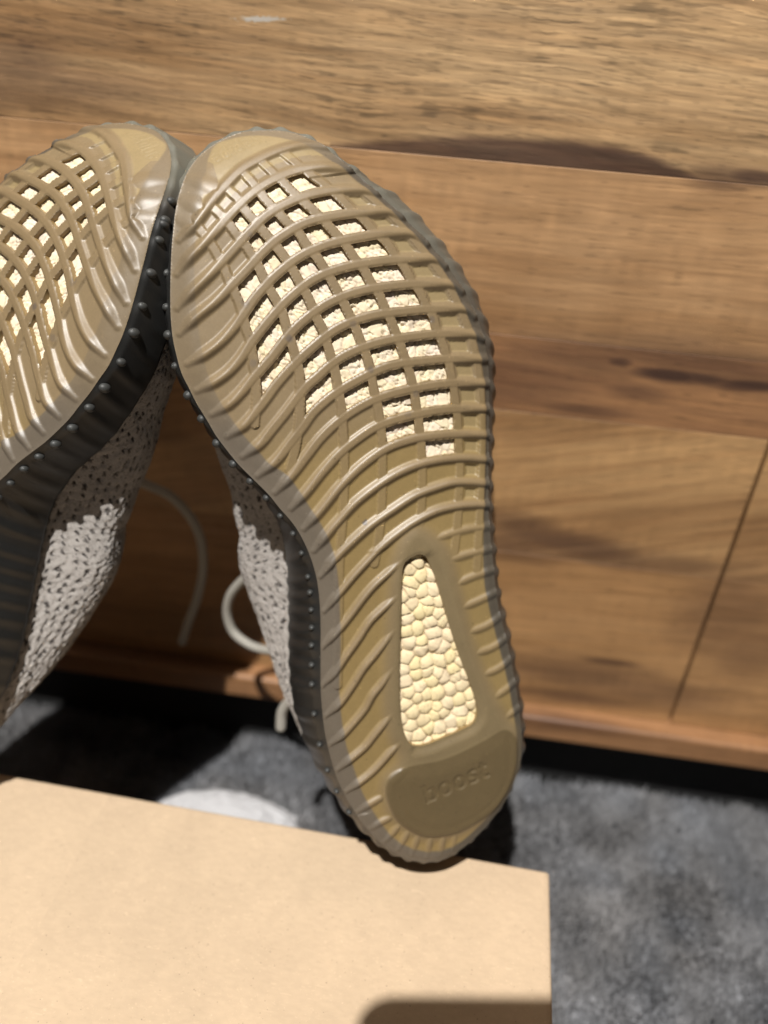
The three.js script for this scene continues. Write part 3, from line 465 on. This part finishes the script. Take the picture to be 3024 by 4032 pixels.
const micro = texture(256, 256, (s, t) => 0.5 + 0.35 * (fbm(s * 32, t * 32, 3, 980) - .5) + 0.15 * (hash(s * 256, t * 256, 981) - .5), false);
const M = {
  rubber: phys({ vertexColors: true, roughness: 0.43, specularIntensity: 1.0, ior: 1.5 }),
  foam: std({ vertexColors: true, roughness: 0.85 }),
  side: phys({ vertexColors: true, specularIntensity: 0.7, roughness: 0.42, ior: 1.5 }),
  stud: phys({ color: new THREE.Color(0.035, 0.036, 0.034), roughness: 0.55, ior: 1.5 }),
  knit: phys({ map: knitColor, bumpMap: knitBump, bumpScale: 0.0012, roughness: 0.95, sheen: 0.3, sheenColor: new THREE.Color(0.5, 0.5, 0.5), sheenRoughness: 0.8 }),
  backing: std({ color: new THREE.Color(0.05, 0.04, 0.03), roughness: 0.9 }),
  lace: std({ color: new THREE.Color(0.30, 0.285, 0.25), roughness: 0.9, bumpMap: micro, bumpScale: 0.0004 }),
};
const GEO = { outsole: outsoleGeometry(), foam: foamGeometry(), side: sideGeometry(), back: backingGeometry(), upper: upperGeometry(), stud: new THREE.SphereGeometry(1, 14, 10) };
function makeShoe(name, label, A, U, Vv, N, mirror) {
  const g = thing(name, label, 'shoe', A); g.quaternion.setFromRotationMatrix(new THREE.Matrix4().makeBasis(U, Vv, N)); g.updateMatrixWorld(true);
  const G = (q) => mirror ? mirrored(q) : q;
  mesh('outsole', G(GEO.outsole), M.rubber, g);
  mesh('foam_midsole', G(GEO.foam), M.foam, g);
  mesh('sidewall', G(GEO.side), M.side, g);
  mesh('midsole_board', G(GEO.back), M.backing, g);
  mesh('knit_upper', G(GEO.upper), M.knit, g);
  ridges.filter((p) => { const q = ring[Math.round(p / ring.total * ring.length) % ring.length]; return q.nu < -0.35 && q.v > 0.028 && q.v < 0.276; }).forEach((p, n) => {                        // the bead that ends each ridge of the side wall, just above the rim
    let q = ring[0], best = 1e9; for (const r of ring) if (Math.abs(r.p - p) < best) { best = Math.abs(r.p - p); q = r; }
    const r = lerp(0.0012, 0.0017, sstep(0.12, 0.2, q.v)) * (0.9 + 0.2 * hash(n, 1, 990)), o = flare(q) * 0.25 + (q.nu < 0 ? 0.0010 : 0.0007), s = mesh('stud', GEO.stud, M.stud, g);
    s.position.set((q.u + q.nu * o) * (mirror ? -1 : 1), q.v + q.nv * o, zEdge(q.u, q.v) - 0.0030); s.scale.set(r, r * 0.95, r * 1.25);
  });
  return g;
}
const right = makeShoe('sneaker', 'right-hand shoe seen from below, whole tan rubber sole with heel window, heel on the box', S_A, S_U, S_V, S_N, false);
const left = makeShoe('sneaker_001', 'left-hand shoe seen from below, its tan grid sole cut off by the left edge', L_A, L_U, L_V, L_N, true);
right.userData.group = left.userData.group = 'pair of sneakers leaning on the cabinet';
function cord(name, pts, r, shoe, flat = 1) {
  const c = new THREE.CatmullRomCurve3(pts.map((p) => shoe.worldToLocal(p.clone())), false, 'centripetal'), g = new THREE.TubeGeometry(c, 60, r, 12);
  const cap = [c.getPoint(0), c.getPoint(1)].map((p) => { const s = new THREE.SphereGeometry(r, 12, 8); s.translate(p.x, p.y, p.z); return s; });
  return mesh(name, mergeGeometries([g, ...cap]), M.lace, shoe);
}
cord('lace', [onZ(1020, 2240, -0.300), onZ(955, 2285, -0.305), onZ(905, 2350, -0.308), onZ(895, 2420, -0.309), onZ(920, 2490, -0.308), onZ(985, 2540, -0.304), onZ(1075, 2565, -0.296), onZ(1130, 2570, -0.285)], 0.0023, right);
cord('lace', [onZ(560, 1900, -0.325), onZ(680, 1960, -0.328), onZ(775, 2080, -0.328), onZ(800, 2220, -0.326), onZ(775, 2360, -0.323), onZ(745, 2440, -0.321), onZ(718, 2525, -0.318)], 0.0024, left);
cord('lace', [onZ(1190, 2720, -0.268), onZ(1140, 2760, -0.272), onZ(1112, 2800, -0.272), onZ(1106, 2862, -0.27)], 0.0026, right);

// ------------------------------------------------------------------ cardboard box under the heels
right.updateMatrixWorld(true);
let boxTop = 1e9; { const p = GEO.side.attributes.position, v = V3(0, 0, 0); for (let i = 0; i < p.count; i++) { v.fromBufferAttribute(p, i).applyMatrix4(right.matrixWorld); if (v.y < boxTop) boxTop = v.y; } }
console.log('box top', boxTop);
{
  const bl = onY(0, 3045, boxTop), br = onY(2164, 3432, boxTop), fr = onY(2180, 4032, boxTop), dir = br.clone().sub(bl).normalize(), turn = Math.atan2(-dir.z, dir.x);
  const Lx = 0.405, Lz = 0.205, c = br.clone().addScaledVector(dir, -Lx / 2).add(V3(-dir.z, 0, dir.x).multiplyScalar(Lz / 2));
  console.log('box corner', br.x, br.z, 'front', fr.x, fr.z, 'turn', turn);
  const kraft = texture(1024, 1024, (s, t) => {
    const m = fbm(s * 14, t * 10, 4, 1000) - 0.5, f = fbm(s * 70, t * 160, 3, 1010) - 0.5, fib = sstep(0.80, 0.96, vnoise(s * 300 + 30 * vnoise(s * 20, t * 20, 1011), t * 420, 1012)), spk = hash(Math.floor(s * 700), Math.floor(t * 700), 1013), k = 1 + 0.07 * m + 0.05 * f + 0.06 * fib * (vnoise(s * 30, t * 30, 1014) > .5 ? 1 : -.5);
    const d = spk > 0.9984 ? 0.74 : spk < 0.0022 ? 1.09 : 1;
    return [183 * k * d, 161 * k * d, 134 * k * d];
  }, true), kb = texture(512, 512, (s, t) => 0.5 + 0.5 * (fbm(s * 60, t * 60, 4, 1020) - .5), false);
  const card = std({ map: kraft, roughness: 0.82, bumpMap: kb, bumpScale: 0.0003 });
  const g = thing('cardboard_box', 'plain brown cardboard box with closed lid in the foreground under the heels', 'box', V3(c.x, 0, c.z)); g.rotation.y = turn;
  const uvm = (q) => { const p = q.attributes.position, n = q.attributes.normal, uv = q.attributes.uv; for (let i = 0; i < p.count; i++) { const ax = Math.abs(n.getX(i)), ay = Math.abs(n.getY(i)); uv.setXY(i, (ay > 0.6 ? p.getX(i) : ax > 0.6 ? p.getZ(i) : p.getX(i)) / 0.2, (ay > 0.6 ? p.getZ(i) : p.getY(i)) / 0.2); } return q; };
  const lid = new RoundedBoxGeometry(Lx, 0.045, Lz, 4, 0.0016); lid.translate(0, boxTop - 0.0225, 0); mesh('lid', uvm(lid), card, g);
  const body = new RoundedBoxGeometry(Lx - 0.004, boxTop - 0.05, Lz - 0.004, 3, 0.0012); body.translate(0, (boxTop - 0.05) / 2 + 0.006, 0); mesh('box_body', uvm(body), card, g);
}
// ------------------------------------------------------------------ crumpled white paper on the carpet
{
  const a = onY(640, 3120, 0.03), g = new THREE.IcosahedronGeometry(1, 24), p = g.attributes.position;
  for (let i = 0; i < p.count; i++) { const v = V3(p.getX(i), p.getY(i), p.getZ(i)), n = 1 + 0.22 * (fbm(v.x * 3 + 7, v.y * 3 + v.z * 2.3, 3, 1100) - 0.5) + 0.14 * Math.abs(fbm(v.x * 7 + 3, v.z * 7 + v.y * 5, 2, 1110) - 0.5); v.multiplyScalar(n); p.setXYZ(i, v.x * 0.043, v.y * 0.021, v.z * 0.016); }
  g.computeVertexNormals();
  const m = mesh('crumpled_paper', g, std({ color: new THREE.Color(0.43, 0.43, 0.44), roughness: 0.95 })); m.position.set(a.x + 0.042, 0.017, a.z + 0.006);
  m.userData = { label: 'crumpled white paper lying on the carpet just behind the cardboard box', category: 'paper' };
}
// ------------------------------------------------------------------ the phone that takes the picture; only its shadow is seen
{
  const g = thing('phone', 'dark phone held above the box, only its rounded shadow shows at the bottom', 'phone', EYE.clone()); g.quaternion.copy(camera.quaternion);
  const s = new THREE.Shape(), x0 = -0.041, x1 = 0.0345, y1 = 0.052, y0 = -0.1, r = 0.011;
  s.moveTo(x0 + r, y0); s.lineTo(x1 - r, y0); s.absarc(x1 - r, y0 + r, r, -Math.PI / 2, 0); s.lineTo(x1, y1 - r); s.absarc(x1 - r, y1 - r, r, 0, Math.PI / 2); s.lineTo(x0 + r, y1); s.absarc(x0 + r, y1 - r, r, Math.PI / 2, Math.PI); s.lineTo(x0, y0 + r); s.absarc(x0 + r, y0 + r, r, Math.PI, Math.PI * 1.5);
  const e = new THREE.ExtrudeGeometry(s, { depth: 0.007, bevelEnabled: false, curveSegments: 10 }); e.translate(0, 0, 0.004);
  mesh('phone_body', e, std({ color: 0x15161a, roughness: 0.4 }), g);
}
renderer.render(scene, camera);
